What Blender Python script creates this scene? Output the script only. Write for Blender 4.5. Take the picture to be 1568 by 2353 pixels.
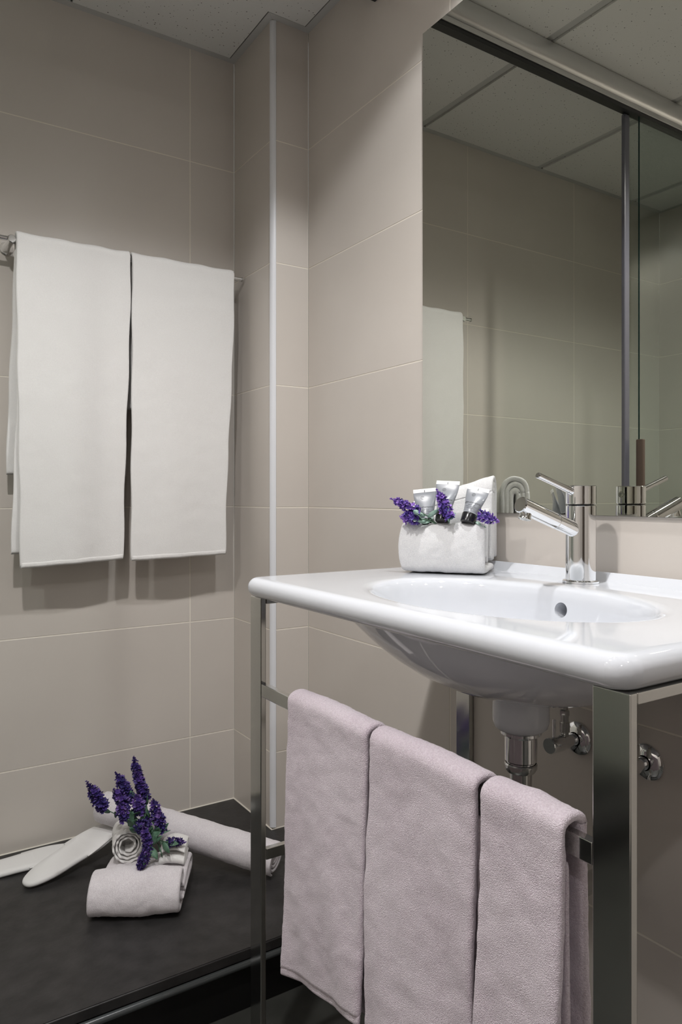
import bpy, bmesh, math, random
from mathutils import Vector, Matrix, noise

for o in list(bpy.data.objects): bpy.data.objects.remove(o)
SC = bpy.context.scene
COL = SC.collection
PI = math.pi
ZC = 1.0275                      # camera height above the floor
YW, XM, XC, YD = 2.008, 1.0327, 0.9192, 1.7617      # back wall, mirror wall, pier faces
XL, YF = -0.988, -1.35           # left wall, wall behind the camera
ZCEIL = 2.335
TRAY = 0.122                     # top of the shower tray
DECK = ZC - 0.139                # top of the washbasin

# ------------------------------------------------------------------ camera
cam = bpy.data.cameras.new('camera'); camo = bpy.data.objects.new('camera', cam); COL.objects.link(camo)
cam.sensor_fit = 'VERTICAL'; cam.sensor_height = 36; cam.sensor_width = 24
cam.lens = 36 * 1675.1 / 2353
cam.shift_y = -(1176.5 - 1139.7) / 2353
cam.clip_start = 0.02
camo.location = (0, 0, ZC); camo.rotation_euler = (PI / 2, 0, -0.5751)
SC.camera = camo
# ------------------------------------------------------------------ world, exposure
w = bpy.data.worlds.new('world'); SC.world = w; w.use_nodes = True
w.node_tree.nodes['Background'].inputs[0].default_value = (0.5, 0.5, 0.5, 1)
w.node_tree.nodes['Background'].inputs[1].default_value = 0.3
SC.view_settings.view_transform = 'Standard'; SC.view_settings.look = 'None'
SC.view_settings.gamma = 1; SC.view_settings.use_curve_mapping = False
SC.view_settings.exposure = 0.06
# downlights: x, y, watts, colour, half cone in degrees
LAMPS = [(0.72, 0.735, 30, (0.97, 0.98, 1.0), 68, .20, 'white recessed ceiling downlight above the washbasin'),
         (0.02, 0.66, 66, (1.0, 0.972, 0.958), 74, .5, 'white recessed ceiling downlight in the middle of the room'),
         (-0.62, 0.70, 30, (1.0, 0.972, 0.958), 74, .5, 'white recessed ceiling downlight beside the left tiled wall'),
         (0.66, -0.30, 8, (0.98, 0.97, 1.0), 74, .5, 'white recessed ceiling downlight along the mirror wall towards the entrance'),
         (-0.30, -0.70, 22, (1.0, 0.965, 0.97), 76, .5, 'white recessed ceiling downlight near the entrance door')]

# ------------------------------------------------------------------ materials
def mat(name, color, rough=0.5, metal=0.0, **kw):
    m = bpy.data.materials.new(name); m.use_nodes = True
    b = m.node_tree.nodes['Principled BSDF']
    b.inputs['Base Color'].default_value = (*color, 1)
    b.inputs['Roughness'].default_value = rough; b.inputs['Metallic'].default_value = metal
    for k, v in kw.items(): b.inputs[k.replace('_', ' ')].default_value = v
    return m
def N(m, t, **kw):
    n = m.node_tree.nodes.new(t)
    for k, v in kw.items(): setattr(n, k, v)
    return n
def L(m, a, b): m.node_tree.links.new(a, b)
def bsdf(m): return m.node_tree.nodes['Principled BSDF']
def bump(m, scale, strength, dist=0.001, detail=3, kind='ShaderNodeTexNoise', stretch=(1, 1, 1), prev=None):
    tc = N(m, 'ShaderNodeTexCoord'); mp = N(m, 'ShaderNodeMapping'); mp.inputs['Scale'].default_value = stretch
    t = N(m, kind); t.inputs['Scale'].default_value = scale
    if 'Detail' in t.inputs: t.inputs['Detail'].default_value = detail
    bp = N(m, 'ShaderNodeBump'); bp.inputs['Strength'].default_value = strength; bp.inputs['Distance'].default_value = dist
    L(m, tc.outputs['Object'], mp.inputs[0]); L(m, mp.outputs[0], t.inputs['Vector'])
    L(m, t.outputs[0], bp.inputs['Height'])
    if prev: L(m, prev.outputs[0], bp.inputs['Normal'])
    L(m, bp.outputs[0], bsdf(m).inputs['Normal'])
    return bp
def vary(m, c1, c2, scale, detail=4, lo=0.35, hi=0.65, stretch=(1, 1, 1)):
    tc = N(m, 'ShaderNodeTexCoord'); mp = N(m, 'ShaderNodeMapping'); mp.inputs['Scale'].default_value = stretch
    t = N(m, 'ShaderNodeTexNoise'); t.inputs['Scale'].default_value = scale; t.inputs['Detail'].default_value = detail
    r = N(m, 'ShaderNodeValToRGB'); r.color_ramp.elements[0].position = lo; r.color_ramp.elements[1].position = hi
    r.color_ramp.elements[0].color = (*c1, 1); r.color_ramp.elements[1].color = (*c2, 1)
    L(m, tc.outputs['Object'], mp.inputs[0]); L(m, mp.outputs[0], t.inputs['Vector'])
    L(m, t.outputs[0], r.inputs[0]); L(m, r.outputs[0], bsdf(m).inputs['Base Color'])
    return r
M = {}
M['tile'] = mat('beige_wall_tile', (.60, .555, .508), .33)
vary(M['tile'], (.585, .54, .494), (.615, .57, .522), 3, 5)
M['grout'] = mat('cream_grout', (.80, .75, .66), .8)
M['trim'] = mat('white_corner_trim', (.72, .73, .76), .35)
M['sealant'] = mat('white_sealant', (.72, .68, .60), .5)
M['floor'] = mat('dark_floor', (.035, .036, .033), .35)
vary(M['floor'], (.03, .031, .028), (.045, .046, .042), 9)
M['slate'] = mat('black_slate', (.022, .021, .021), .42)
vary(M['slate'], (.014, .0135, .0135), (.033, .031, .031), 26, 8, .3, .75)
bump(M['slate'], 90, .22, .002, 6)
M['black_gloss'] = mat('black_gloss', (.006, .006, .006), .16)
M['lip'] = mat('dark_grey_lip', (.05, .055, .056), .22)
M['chrome'] = mat('chrome', (.86, .87, .88), .045, 1)
M['chrome_dull'] = mat('dull_chrome', (.62, .62, .6), .16, 1)
M['steel'] = mat('polished_steel', (.60, .60, .58), .11, 1)
bump(M['steel'], 60, .06, .0006, 3, stretch=(1, 1, .08))
M['hose'] = mat('braided_hose', (.45, .44, .42), .35, 1)
bump(M['hose'], 900, .8, .001, 1)
M['alu'] = mat('brushed_aluminium', (.70, .70, .70), .32, 1)
M['dark'] = mat('dark_rubber', (.012, .013, .014), .4)
M['seal_strip'] = mat('grey_plastic_seal', (.12, .12, .15), .25)
M['bronze'] = mat('brown_handle', (.16, .12, .10), .35, .6)
M['porcelain'] = mat('white_porcelain', (.63, .65, .69), .04)
bsdf(M['porcelain']).inputs['Coat Weight'].default_value = .15
bsdf(M['porcelain']).inputs['Coat Roughness'].default_value = .03
M['mirror'] = mat('mirror_silver', (.70, .705, .645), .0, 1)
M['mirror_edge'] = mat('mirror_edge', (.05, .07, .06), .2)
M['ceil'] = mat('mineral_panel', (.74, .74, .72), .9)
def speck(m):
    tc = N(m, 'ShaderNodeTexCoord'); v = N(m, 'ShaderNodeTexVoronoi'); v.inputs['Scale'].default_value = 95
    n = N(m, 'ShaderNodeTexNoise'); n.inputs['Scale'].default_value = 60; n.inputs['Detail'].default_value = 2
    mul = N(m, 'ShaderNodeMath', operation='MULTIPLY'); mul.inputs[1].default_value = .38
    lt = N(m, 'ShaderNodeMath', operation='LESS_THAN'); sub = N(m, 'ShaderNodeMath', operation='SUBTRACT'); sub.inputs[1].default_value = .075
    mx = N(m, 'ShaderNodeMix', data_type='RGBA')
    mx.inputs[6].default_value = (.74, .74, .72, 1); mx.inputs[7].default_value = (.17, .165, .155, 1)
    L(m, tc.outputs['Object'], v.inputs['Vector']); L(m, tc.outputs['Object'], n.inputs['Vector'])
    L(m, n.outputs[0], mul.inputs[0]); L(m, mul.outputs[0], sub.inputs[0]); L(m, v.outputs['Distance'], lt.inputs[0]); L(m, sub.outputs[0], lt.inputs[1])
    L(m, lt.outputs[0], mx.inputs[0]); L(m, mx.outputs[2], bsdf(m).inputs['Base Color'])
speck(M['ceil'])
M['grid'] = mat('ceiling_grid', (.52, .52, .51), .5)
def glassmat(name, color, rough=0.0):
    m = bpy.data.materials.new(name); m.use_nodes = True; nt = m.node_tree; nt.nodes.remove(nt.nodes['Principled BSDF'])
    tr = nt.nodes.new('ShaderNodeBsdfTransparent'); tr.inputs[0].default_value = (*color, 1)
    gl = nt.nodes.new('ShaderNodeBsdfGlossy'); gl.inputs['Roughness'].default_value = .0
    lw = nt.nodes.new('ShaderNodeLayerWeight'); p4 = nt.nodes.new('ShaderNodeMath'); p4.operation = 'POWER'; p4.inputs[1].default_value = 4; nt.links.new(lw.outputs['Facing'], p4.inputs[0]); fr = nt.nodes.new('ShaderNodeMath'); fr.operation = 'MULTIPLY_ADD'; fr.inputs[1].default_value = .6; fr.inputs[2].default_value = .035; nt.links.new(p4.outputs[0], fr.inputs[0])
    mx = nt.nodes.new('ShaderNodeMixShader')
    nt.links.new(fr.outputs[0], mx.inputs[0]); nt.links.new(tr.outputs[0], mx.inputs[1]); nt.links.new(gl.outputs[0], mx.inputs[2])
    nt.links.new(mx.outputs[0], nt.nodes['Material Output'].inputs[0]); return m
M['glass'] = glassmat('shower_glass', (.93, .955, .945))
M['glass_edge'] = mat('glass_edge', (.01, .03, .028), .1)
def towelmat(name, c1, c2, sc=420, strength=.9, dist=.0016):
    m = mat(name, c1, .95)
    bsdf(m).inputs['Sheen Weight'].default_value = .35; bsdf(m).inputs['Sheen Roughness'].default_value = .6
    vary(m, c1, c2, 9, 6)
    rp = [n for n in m.node_tree.nodes if n.type == 'VALTORGB'][0]; n1 = [n for n in m.node_tree.nodes if n.type == 'TEX_NOISE'][0]
    n2 = N(m, 'ShaderNodeTexNoise'); n2.inputs['Scale'].default_value = sc * .55; n2.inputs['Detail'].default_value = 2
    tc2 = N(m, 'ShaderNodeTexCoord'); L(m, tc2.outputs['Object'], n2.inputs['Vector'])
    mx = N(m, 'ShaderNodeMix', data_type='FLOAT'); mx.inputs[0].default_value = .65
    L(m, n1.outputs[0], mx.inputs[2]); L(m, n2.outputs[0], mx.inputs[3]); L(m, mx.outputs[0], rp.inputs[0])
    b1 = bump(m, sc, strength, dist, 2)
    bump(m, 30, .06, .004, 2, prev=b1)
    return m
M['towel'] = towelmat('white_towel', (.74, .725, .71), (.77, .76, .745), 700, .5, .001)
M['towel_bright'] = towelmat('bright_white_towel', (.72, .72, .735), (.86, .86, .86), 1150, .9, .0018)
M['towel_pink'] = towelmat('lilac_pink_towel', (.585, .49, .56), (.78, .70, .765), 900, 1.0, .0016)
M['towel_mauve'] = towelmat('mauve_white_towel', (.60, .555, .585), (.76, .73, .75), 800, .8, .0014)
M['slipper'] = mat('white_slipper_felt', (.76, .75, .74), .9)
bump(M['slipper'], 300, .2, .0006)
M['tube'] = mat('grey_tube', (.25, .265, .29), .28)
bsdf(M['tube']).inputs['Coat Weight'].default_value = .3
M['crimp'] = mat('white_crimp', (.85, .86, .87), .35)
M['cap'] = mat('black_cap', (.012, .012, .013), .22)
M['print'] = mat('dark_print', (.07, .075, .085), .5)
M['leaf'] = mat('green_leaf', (.10, .20, .13), .6); vary(M['leaf'], (.05, .12, .07), (.17, .30, .21), 60)
M['leaf_pale'] = mat('pale_green_leaf', (.30, .45, .37), .6); vary(M['leaf_pale'], (.20, .36, .28), (.48, .62, .54), 60)
M['stem'] = mat('green_stem', (.06, .12, .07), .6)
def petal(name, k):
    m = mat(name, (.1, .05, .4), .55)
    a = N(m, 'ShaderNodeAttribute'); a.attribute_name = 'tint'
    r = N(m, 'ShaderNodeValToRGB'); e = r.color_ramp.elements
    cs = [(.014, .012, .075), (.040, .022, .16), (.085, .038, .22), (.21, .12, .36)]
    e[0].color = (*[min(1, c * k) for c in cs[0]], 1); e[1].color = (*[min(1, c * k) for c in cs[3]], 1)
    for p, c in ((.4, cs[1]), (.75, cs[2])): q = e.new(p); q.color = (*[min(1, v * k) for v in c], 1)
    L(m, a.outputs['Fac'], r.inputs[0]); L(m, r.outputs[0], bsdf(m).inputs['Base Color'])
    bsdf(m).inputs['Subsurface Weight'].default_value = 0
    return m
M['petal'] = petal('lavender_petal', 1.0)
M['petal_bright'] = petal('bright_lavender_petal', 1.7)
M['white_metal'] = mat('white_lacquer', (.8, .8, .8), .4)
M['door'] = mat('door_laminate', (.06, .045, .035), .4)
ml = bpy.data.materials.new('lamp_lens'); ml.use_nodes = True
bsdf(ml).inputs['Emission Color'].default_value = (1, .97, .93, 1); bsdf(ml).inputs['Emission Strength'].default_value = 60
M['lens'] = ml

# ------------------------------------------------------------------ helpers
def link(name, me, m=None, parent=None, smooth=False):
    o = bpy.data.objects.new(name, me); COL.objects.link(o)
    if m is not None and not me.materials:
        for x in (m if isinstance(m, (list, tuple)) else [m]): me.materials.append(M[x] if isinstance(x, str) else x)
    if parent is not None: o.parent = parent
    if smooth: me.polygons.foreach_set('use_smooth', [True] * len(me.polygons))
    return o
def tag(o, label=None, cat=None, group=None, kind=None):
    if label: o['label'] = label
    if cat: o['category'] = cat
    if group: o['group'] = group
    if kind: o['kind'] = kind
    return o
def empty(name, loc, label, cat, group=None, rz=0):
    o = bpy.data.objects.new(name, None); COL.objects.link(o); o.location = loc; o.rotation_euler = (0, 0, rz); o.empty_display_size = .05
    return tag(o, label, cat, group)
def unparent_space(o, parent):
    """parent a mesh whose vertices are in world space under an Empty that is moved away from the origin"""
    o.parent = parent; o.matrix_parent_inverse = Matrix.LocRotScale(parent.location, parent.rotation_euler.to_quaternion(), None).inverted(); return o
def mesh_from(name, vs, fs):
    me = bpy.data.meshes.new(name); me.from_pydata([tuple(v) for v in vs], [], fs); me.update(); return me
def bm_mesh(name, bm):
    bmesh.ops.recalc_face_normals(bm, faces=bm.faces)
    me = bpy.data.meshes.new(name); bm.to_mesh(me); bm.free(); return me
def box_bm(x0, x1, y0, y1, z0, z1, bev=0, seg=2, bm=None):
    b = bm or bmesh.new()
    r = bmesh.ops.create_cube(b, size=1)
    for v in r['verts']:
        v.co = Vector((x0 + (v.co.x + .5) * (x1 - x0), y0 + (v.co.y + .5) * (y1 - y0), z0 + (v.co.z + .5) * (z1 - z0)))
    if bev:
        es = list({e for v in r['verts'] for e in v.link_edges})
        bmesh.ops.bevel(b, geom=es, offset=bev, segments=seg, affect='EDGES', profile=.5)
    return b
def box(name, x0, x1, y0, y1, z0, z1, m, parent=None, bev=0, seg=2, smooth=False):
    o = link(name, bm_mesh(name, box_bm(x0, x1, y0, y1, z0, z1, bev, seg)), m)
    if parent is not None: unparent_space(o, parent)
    return o
def tube_mesh(name, pts, rad, n=16, cap=True):
    pts = [Vector(p) for p in pts]; rads = rad if isinstance(rad, (list, tuple)) else [rad] * len(pts)
    vs, fs = [], []; up = None
    for i, p in enumerate(pts):
        t = (pts[min(i + 1, len(pts) - 1)] - pts[max(i - 1, 0)])
        if t.length < 1e-9: t = Vector((0, 0, 1))
        t.normalize()
        if up is None: up = t.orthogonal().normalized()
        up = (up - t * up.dot(t)); up = up.normalized() if up.length > 1e-6 else t.orthogonal().normalized()
        s = t.cross(up)
        for k in range(n):
            a = 2 * PI * k / n; vs.append(p + (up * math.cos(a) + s * math.sin(a)) * rads[i])
    for i in range(len(pts) - 1):
        for k in range(n):
            a = i * n + k; b = i * n + (k + 1) % n; fs.append((a, b, b + n, a + n))
    if cap:
        fs.append(tuple(reversed(range(n)))); fs.append(tuple(range((len(pts) - 1) * n, len(pts) * n)))
    me = mesh_from(name, vs, fs)
    return me
def tube(name, pts, rad, m, parent=None, n=16, smooth=True):
    me = tube_mesh(name, pts, rad, n); o = link(name, me, m)
    if smooth:
        for p in me.polygons: p.use_smooth = len(p.vertices) == 4
        me.set_sharp_from_angle(angle=math.radians(40)) if hasattr(me, 'set_sharp_from_angle') else None
    if parent is not None: unparent_space(o, parent)
    return o
def lathe(name, prof, center, axis, m, parent=None, n=40):
    """prof = [(distance along axis, radius)]"""
    ax = Vector(axis).normalized(); u = ax.orthogonal().normalized(); v = ax.cross(u); c = Vector(center)
    vs, fs = [], []
    for d, r in prof:
        for k in range(n):
            a = 2 * PI * k / n; vs.append(c + ax * d + (u * math.cos(a) + v * math.sin(a)) * max(r, 1e-5))
    for i in range(len(prof) - 1):
        for k in range(n):
            a = i * n + k; b = i * n + (k + 1) % n; fs.append((a, b, b + n, a + n))
    me = mesh_from(name, vs, fs); me.set_sharp_from_angle(angle=math.radians(35))
    o = link(name, me, m, smooth=True)
    me.set_sharp_from_angle(angle=math.radians(35))
    if parent is not None: unparent_space(o, parent)
    return o
def smoothstep(a, b, x):
    t = min(1, max(0, (x - a) / (b - a))); return t * t * (3 - 2 * t)
def resample(path, ds):
    pts = [Vector(p) for p in path]; out = [pts[0]]; acc = 0
    # Catmull-Rom refinement first
    fine = []
    for i in range(len(pts) - 1):
        p0, p1, p2, p3 = pts[max(i - 1, 0)], pts[i], pts[i + 1], pts[min(i + 2, len(pts) - 1)]
        for k in range(12):
            t = k / 12
            fine.append(.5 * ((2 * p1) + (p2 - p0) * t + (2 * p0 - 5 * p1 + 4 * p2 - p3) * t * t + (3 * p1 - p0 - 3 * p2 + p3) * t ** 3))
    fine.append(pts[-1])
    total = sum((fine[i + 1] - fine[i]).length for i in range(len(fine) - 1)); n = max(4, int(total / ds)); step = total / n
    out = [fine[0]]; need = step; cur = fine[0]; i = 1
    while len(out) < n and i < len(fine):
        seg = (fine[i] - cur).length
        if seg >= need: cur = cur + (fine[i] - cur) * (need / seg); out.append(cur); need = step
        else: need -= seg; cur = fine[i]; i += 1
    out.append(fine[-1]); return out
def sheet(name, path, width, t, frame, m, parent=None, ds=.004, dw=.006, amp=.0008, nscale=40, seed=0, wave=0, straight=False):
    """a cloth of thickness t: 2D path (p, q) swept over the width; frame(p, q, s, u) -> world"""
    pts = [Vector(p) for p in path] if straight else resample([Vector((p[0], p[1])) for p in path], ds)
    n = len(pts); r = t / 2
    lens = [0]
    for i in range(1, n): lens.append(lens[-1] + (pts[i] - pts[i - 1]).length)
    tot = lens[-1]
    nrm = []
    for i in range(n):
        d = pts[min(i + 1, n - 1)] - pts[max(i - 1, 0)]
        nrm.append(Vector((-d.y, d.x)).normalized())
    nw = max(4, int(width / dw))
    ws = [0, r * .15, r * .5, r] + [r + (width - 2 * r) * k / nw for k in range(1, nw)] + [width - r, width - r * .5, width - r * .15, width]
    mw = len(ws)
    def hh(d): return 0 if d <= 0 else (r if d >= r else math.sqrt(max(0, r * r - (r - d) ** 2)))
    top, bot, vs, fs = [], [], [], []
    for i in range(n):
        tr, br = [], []
        for j in range(mw):
            he = min(hh(min(lens[i], tot - lens[i])), hh(min(ws[j], width - ws[j])))
            u = lens[i] / tot; s = ws[j] / width
            def P(sign):
                a = pts[i] + nrm[i] * he * sign
                v = Vector(frame(a.x, a.y, s, u))
                if amp:
                    q = Vector((lens[i] * nscale, ws[j] * nscale, seed * 7.3 + sign))
                    k = noise.noise(q) * amp + noise.noise(q * 4.1) * amp * .5
                    d2 = Vector(frame(a.x + nrm[i].x * .001, a.y + nrm[i].y * .001, s, u)) - v
                    if d2.length > 1e-9: v += d2.normalized() * k * sign
                return v
            edge = he == 0
            vs.append(P(1)); tr.append(len(vs) - 1)
            if edge: br.append(len(vs) - 1)
            else: vs.append(P(-1)); br.append(len(vs) - 1)
        top.append(tr); bot.append(br)
    for i in range(n - 1):
        for j in range(mw - 1):
            fs.append((top[i][j], top[i + 1][j], top[i + 1][j + 1], top[i][j + 1]))
            b = (bot[i][j], bot[i][j + 1], bot[i + 1][j + 1], bot[i + 1][j])
            if len(set(b)) == 4 and set(b) != set(fs[-1]): fs.append(b)
    me = mesh_from(name, vs, fs)
    o = link(name, me, m, smooth=True)
    if parent is not None: unparent_space(o, parent)
    return o
def arc(cx, cy, r, a0, a1, n=8, ry=None):
    ry = r if ry is None else ry
    return [(cx + r * math.cos(math.radians(a0 + (a1 - a0) * k / n)), cy + ry * math.sin(math.radians(a0 + (a1 - a0) * k / n))) for k in range(n + 1)]

# ================================================================== THE ROOM
ROW = 1 / 3; ZJ = ZC - 0.0313 - 3 * ROW       # height of the lowest tile joint
JT = .0028
tile_cache = {}
def tile_mesh(wid, hei, dep=.006):
    k = (round(wid, 4), round(hei, 4))
    if k not in tile_cache:
        b = box_bm(0, wid, 0, dep, 0, hei); 
        es = [e for e in b.edges if all(v.co.y < 1e-6 for v in e.verts)]
        bmesh.ops.bevel(b, geom=es, offset=.0006, segments=2, affect='EDGES', profile=.5)
        me = bm_mesh('tile', b); me.materials.append(M['tile']); tile_cache[k] = me
    return tile_cache[k]
def tiled_wall(name, a, b, joints, z0, z1, rz, origin, ia=0, ib=0):
    """wall slab behind + tiles; local x runs from a to b along the wall, local -y faces the room"""
    wl = bpy.data.objects.new(name, bm_mesh(name, box_bm(a + ia, b - ib, .0007, .10, z0, z1))); COL.objects.link(wl)
    wl.data.materials.append(M['grout']); wl['kind'] = 'structure'
    wl.location = (*origin, 0); wl.rotation_euler = (0, 0, rz)
    xs = [a] + sorted(j for j in joints if a + .01 < j < b - .01) + [b]
    zs = [z0] + [z for z in (ZJ + k * ROW for k in range(0, 9)) if z0 + .01 < z < z1 - .01] + [z1]
    for i in range(len(xs) - 1):
        for k in range(len(zs) - 1):
            o = bpy.data.objects.new('tile', tile_mesh(xs[i + 1] - xs[i] - JT, zs[k + 1] - zs[k] - JT)); COL.objects.link(o)
            o.parent = wl; o.location = (xs[i] + JT / 2, 0, zs[k] + JT / 2)
    return wl
TW = .59
# back wall behind the shower tray (towel wall), starting left
tiled_wall('wall_back', XL, XC, [.781 - TW * k for k in range(4)], 0, 2.42, 0, (0, YW))
# pier in the corner: face towards the room (x = XC) and face y = YD
tiled_wall('wall_pier_side', -(YW + .0), -(YD + .0112), [], 0, 2.42, -PI / 2, (XC, 0))
tiled_wall('wall_pier_front', XC + .0112, XM, [], 0, 2.42, 0, (0, YD))
# mirror wall (faces -x): local x = -y
tiled_wall('wall_right', -YD, -YF, [-(1.169 - TW * k) for k in range(-1, 5)], 0, 2.42, -PI / 2, (XM, 0))
tiled_wall('wall_left', YF, YW, [YW - TW * k for k in range(1, 7)], 0, 2.42, PI / 2, (XL, 0))
tiled_wall('wall_front', -XM, -XL, [-XM + TW * k for k in range(1, 4)], 0, 2.42, PI, (0, YF))
o = box('floor', XL - .1, XM + .1, YF - .1, YW + .1, -.1, 0, 'floor'); o['kind'] = 'structure'
# white quarter-round corner trim of the pier
R = .013
pr = [(XC + R - R * math.cos(a) - .0020, YD + R - R * math.sin(a) - .0020) for a in [PI / 2 * k / 8 for k in range(9)]] + [(XC + R, YD + R)]
vs = [(x, y, TRAY + .004) for x, y in pr] + [(x, y, 2.321) for x, y in pr]; n = len(pr)
fs = [(i, (i + 1) % n, (i + 1) % n + n, i + n) for i in range(n)] + [tuple(reversed(range(n))), tuple(range(n, 2 * n))]
o = link('trim_1', mesh_from('trim_1', vs, fs), 'trim'); o['kind'] = 'structure'
# door behind the camera
d = bpy.data.objects.new('door_1', bm_mesh('door_1', box_bm(-.75, .05, YF + .002, YF + .045, 0, 2.03, .002))); COL.objects.link(d); d.data.materials.append(M['door']); d['kind'] = 'structure'
tube('door_handle', [(-.02, YF + .045, 1.02), (-.02, YF + .085, 1.02), (-.14, YF + .085, 1.02)], .009, 'chrome', d)

# ------------------------------------------------------------------ ceiling
cl = bpy.data.objects.new('ceiling', bm_mesh('ceiling', box_bm(XL - .1, XM + .1, YF - .1, YW + .1, 2.42, 2.5))); COL.objects.link(cl)
cl.data.materials.append(M['dark']); cl['kind'] = 'structure'
gx = [.431 - .597 * k for k in range(-1, 4)]; ZP = 2.329
xs = [XL] + sorted(g for g in gx if XL < g < XM - .05) + [XM]
ys = [YF, YW - 2.4, YW - 1.2, YW]
ZF = 2.3190; GI = .0045                 # face of the drop-edge panels and the groove round them
def prism(name, pl, z0, z1, m, parent):
    n_ = len(pl); vs = [(x, y, z0) for x, y in pl] + [(x, y, z1) for x, y in pl]
    fs = [tuple(reversed(range(n_))), tuple(range(n_, 2 * n_))] + [(a, (a + 1) % n_, (a + 1) % n_ + n_, a + n_) for a in range(n_)]
    bm = bmesh.new(); bv = [bm.verts.new(v) for v in vs]; [bm.faces.new([bv[q] for q in f]) for f in fs]
    return link(name, bm_mesh(name, bm), m, parent)
FWA, HB = .021, .012
for i in range(len(xs) - 1):
    for k in range(len(ys) - 1):
        x0 = xs[i] + (FWA if i == 0 else HB) + GI; x1 = xs[i + 1] - (FWA if i == len(xs) - 2 else HB) - GI
        y0 = ys[k] + (FWA if k == 0 else HB) + GI; y1 = ys[k + 1] - (FWA if k == len(ys) - 2 else HB) - GI
        if i == len(xs) - 2 and k == len(ys) - 2:      # the panel cut around the pier
            q = FWA + GI; pl = [(x0, y0), (x1, y0), (x1, YD - q), (XC - q, YD - q), (XC - q, y1), (x0, y1)]
        else: pl = [(x0, y0), (x1, y0), (x1, y1), (x0, y1)]
        prism('ceiling_panel', pl, ZF, 2.336, 'ceil', cl)
for g in gx:
    if XL < g < XM - .05: link('grid_bar', bm_mesh('grid_bar', box_bm(g - .012, g + .012, YF, YW, 2.3235, 2.3275, .0006, 1)), 'grid', cl)
for yy in ys[1:-1]:
    for i in range(len(xs) - 1):
        link('grid_bar', bm_mesh('grid_bar', box_bm(xs[i] + .0125, xs[i + 1] - .0125, yy - .012, yy + .012, 2.3235, 2.3275, .0006, 1)), 'grid', cl)
# wall angle (mitred L trim) as its own pieces
FW, ZT = .021, 2.3215
def angle_piece(p0, p1, q0, q1):
    pl = [p0, p1, q1, q0]
    vs = [(x, y, ZT) for x, y in pl] + [(x, y, ZT + .003) for x, y in pl]
    fs = [(3, 2, 1, 0), (4, 5, 6, 7)] + [(a, (a + 1) % 4, (a + 1) % 4 + 4, a + 4) for a in range(4)]
    link('wall_angle', mesh_from('wall_angle', vs, fs), 'grid', cl)
g_ = .0004
angle_piece((XL, YW), (XC - g_, YW), (XL + FW, YW - FW), (XC - FW - g_, YW - FW))
angle_piece((XC, YW), (XC, YD + g_), (XC - FW, YW - FW), (XC - FW, YD - FW + g_))
angle_piece((XC, YD), (XM - g_, YD), (XC - FW, YD - FW), (XM - FW - g_, YD - FW))
angle_piece((XM, YD), (XM, YF), (XM - FW, YD - FW), (XM - FW, YF + FW))
angle_piece((XL, YF), (XL, YW), (XL + FW, YF + FW), (XL + FW, YW - FW))
angle_piece((XM, YF), (XL, YF), (XM - FW, YF + FW), (XL + FW, YF + FW))

# ------------------------------------------------------------------ downlights
for (x, y, wt, c, half, bl, lab) in LAMPS:
    e = empty('ceiling_downlight', (x, y, ZF), lab, 'ceiling light')
    lathe('trim_ring', [(0, .040), (-.004, .040), (-.006, .045), (-.004, .052), (0, .053)], (x, y, ZF), (0, 0, 1), 'white_metal', e)
    lathe('lens', [(-.0035, 0), (-.0035, .039), (-.001, .039), (-.001, 0)], (x, y, ZF), (0, 0, 1), 'lens', e)
    ld = bpy.data.lights.new('downlight_beam', 'SPOT'); ld.energy = wt; ld.color = c; ld.spot_size = math.radians(2 * half); ld.spot_blend = bl
    ld.shadow_soft_size = .03; ld.specular_factor = 0
    lo = bpy.data.objects.new('downlight_beam', ld); COL.objects.link(lo); lo.parent = e; lo.location = (0, 0, -.012)

# ------------------------------------------------------------------ shower tray
YE = 1.3255
tr = empty('shower_tray', (0, YE, 0), 'black slate shower tray raised along the towel wall', 'shower tray')
pl = [(XL, YE), (XM - .001, YE), (XM - .001, YD - .001), (XC - .001, YD - .001), (XC - .001, YW - .001), (XL, YW - .001)]
bm = bmesh.new(); vv = [bm.verts.new((x, y, TRAY - .022)) for x, y in pl]; f = bm.faces.new(vv)
r = bmesh.ops.extrude_face_region(bm, geom=[f]); bmesh.ops.translate(bm, verts=[v for v in r['geom'] if isinstance(v, bmesh.types.BMVert)], vec=(0, 0, .022))
es = [e for e in bm.edges if all(abs(v.co.y - YE) < 1e-5 for v in e.verts)]
bmesh.ops.bevel(bm, geom=es, offset=.0025, segments=3, affect='EDGES')
o = link('slate_slab', bm_mesh('slate_slab', bm), 'slate'); unparent_space(o, tr)
box('front_panel', XL, XM - .001, YE + .004, YE + .02, .001, TRAY - .023, 'black_gloss', tr)
tube('front_lip', [(XL, YE - .001, TRAY - .0290), (XM - .002, YE - .001, TRAY - .0290)], .0068, 'lip', tr, 14)
def bead(pts):
    tube('sealant_bead', pts, .0022, 'sealant', tr, 8)
bead([(XL, YW - .001, TRAY), (XC, YW - .001, TRAY)]); bead([(XC - .001, YW, TRAY), (XC - .001, YD - .001, TRAY), (XM, YD - .001, TRAY)]); bead([(XM - .001, YD, TRAY), (XM - .001, YE, TRAY)])

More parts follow.
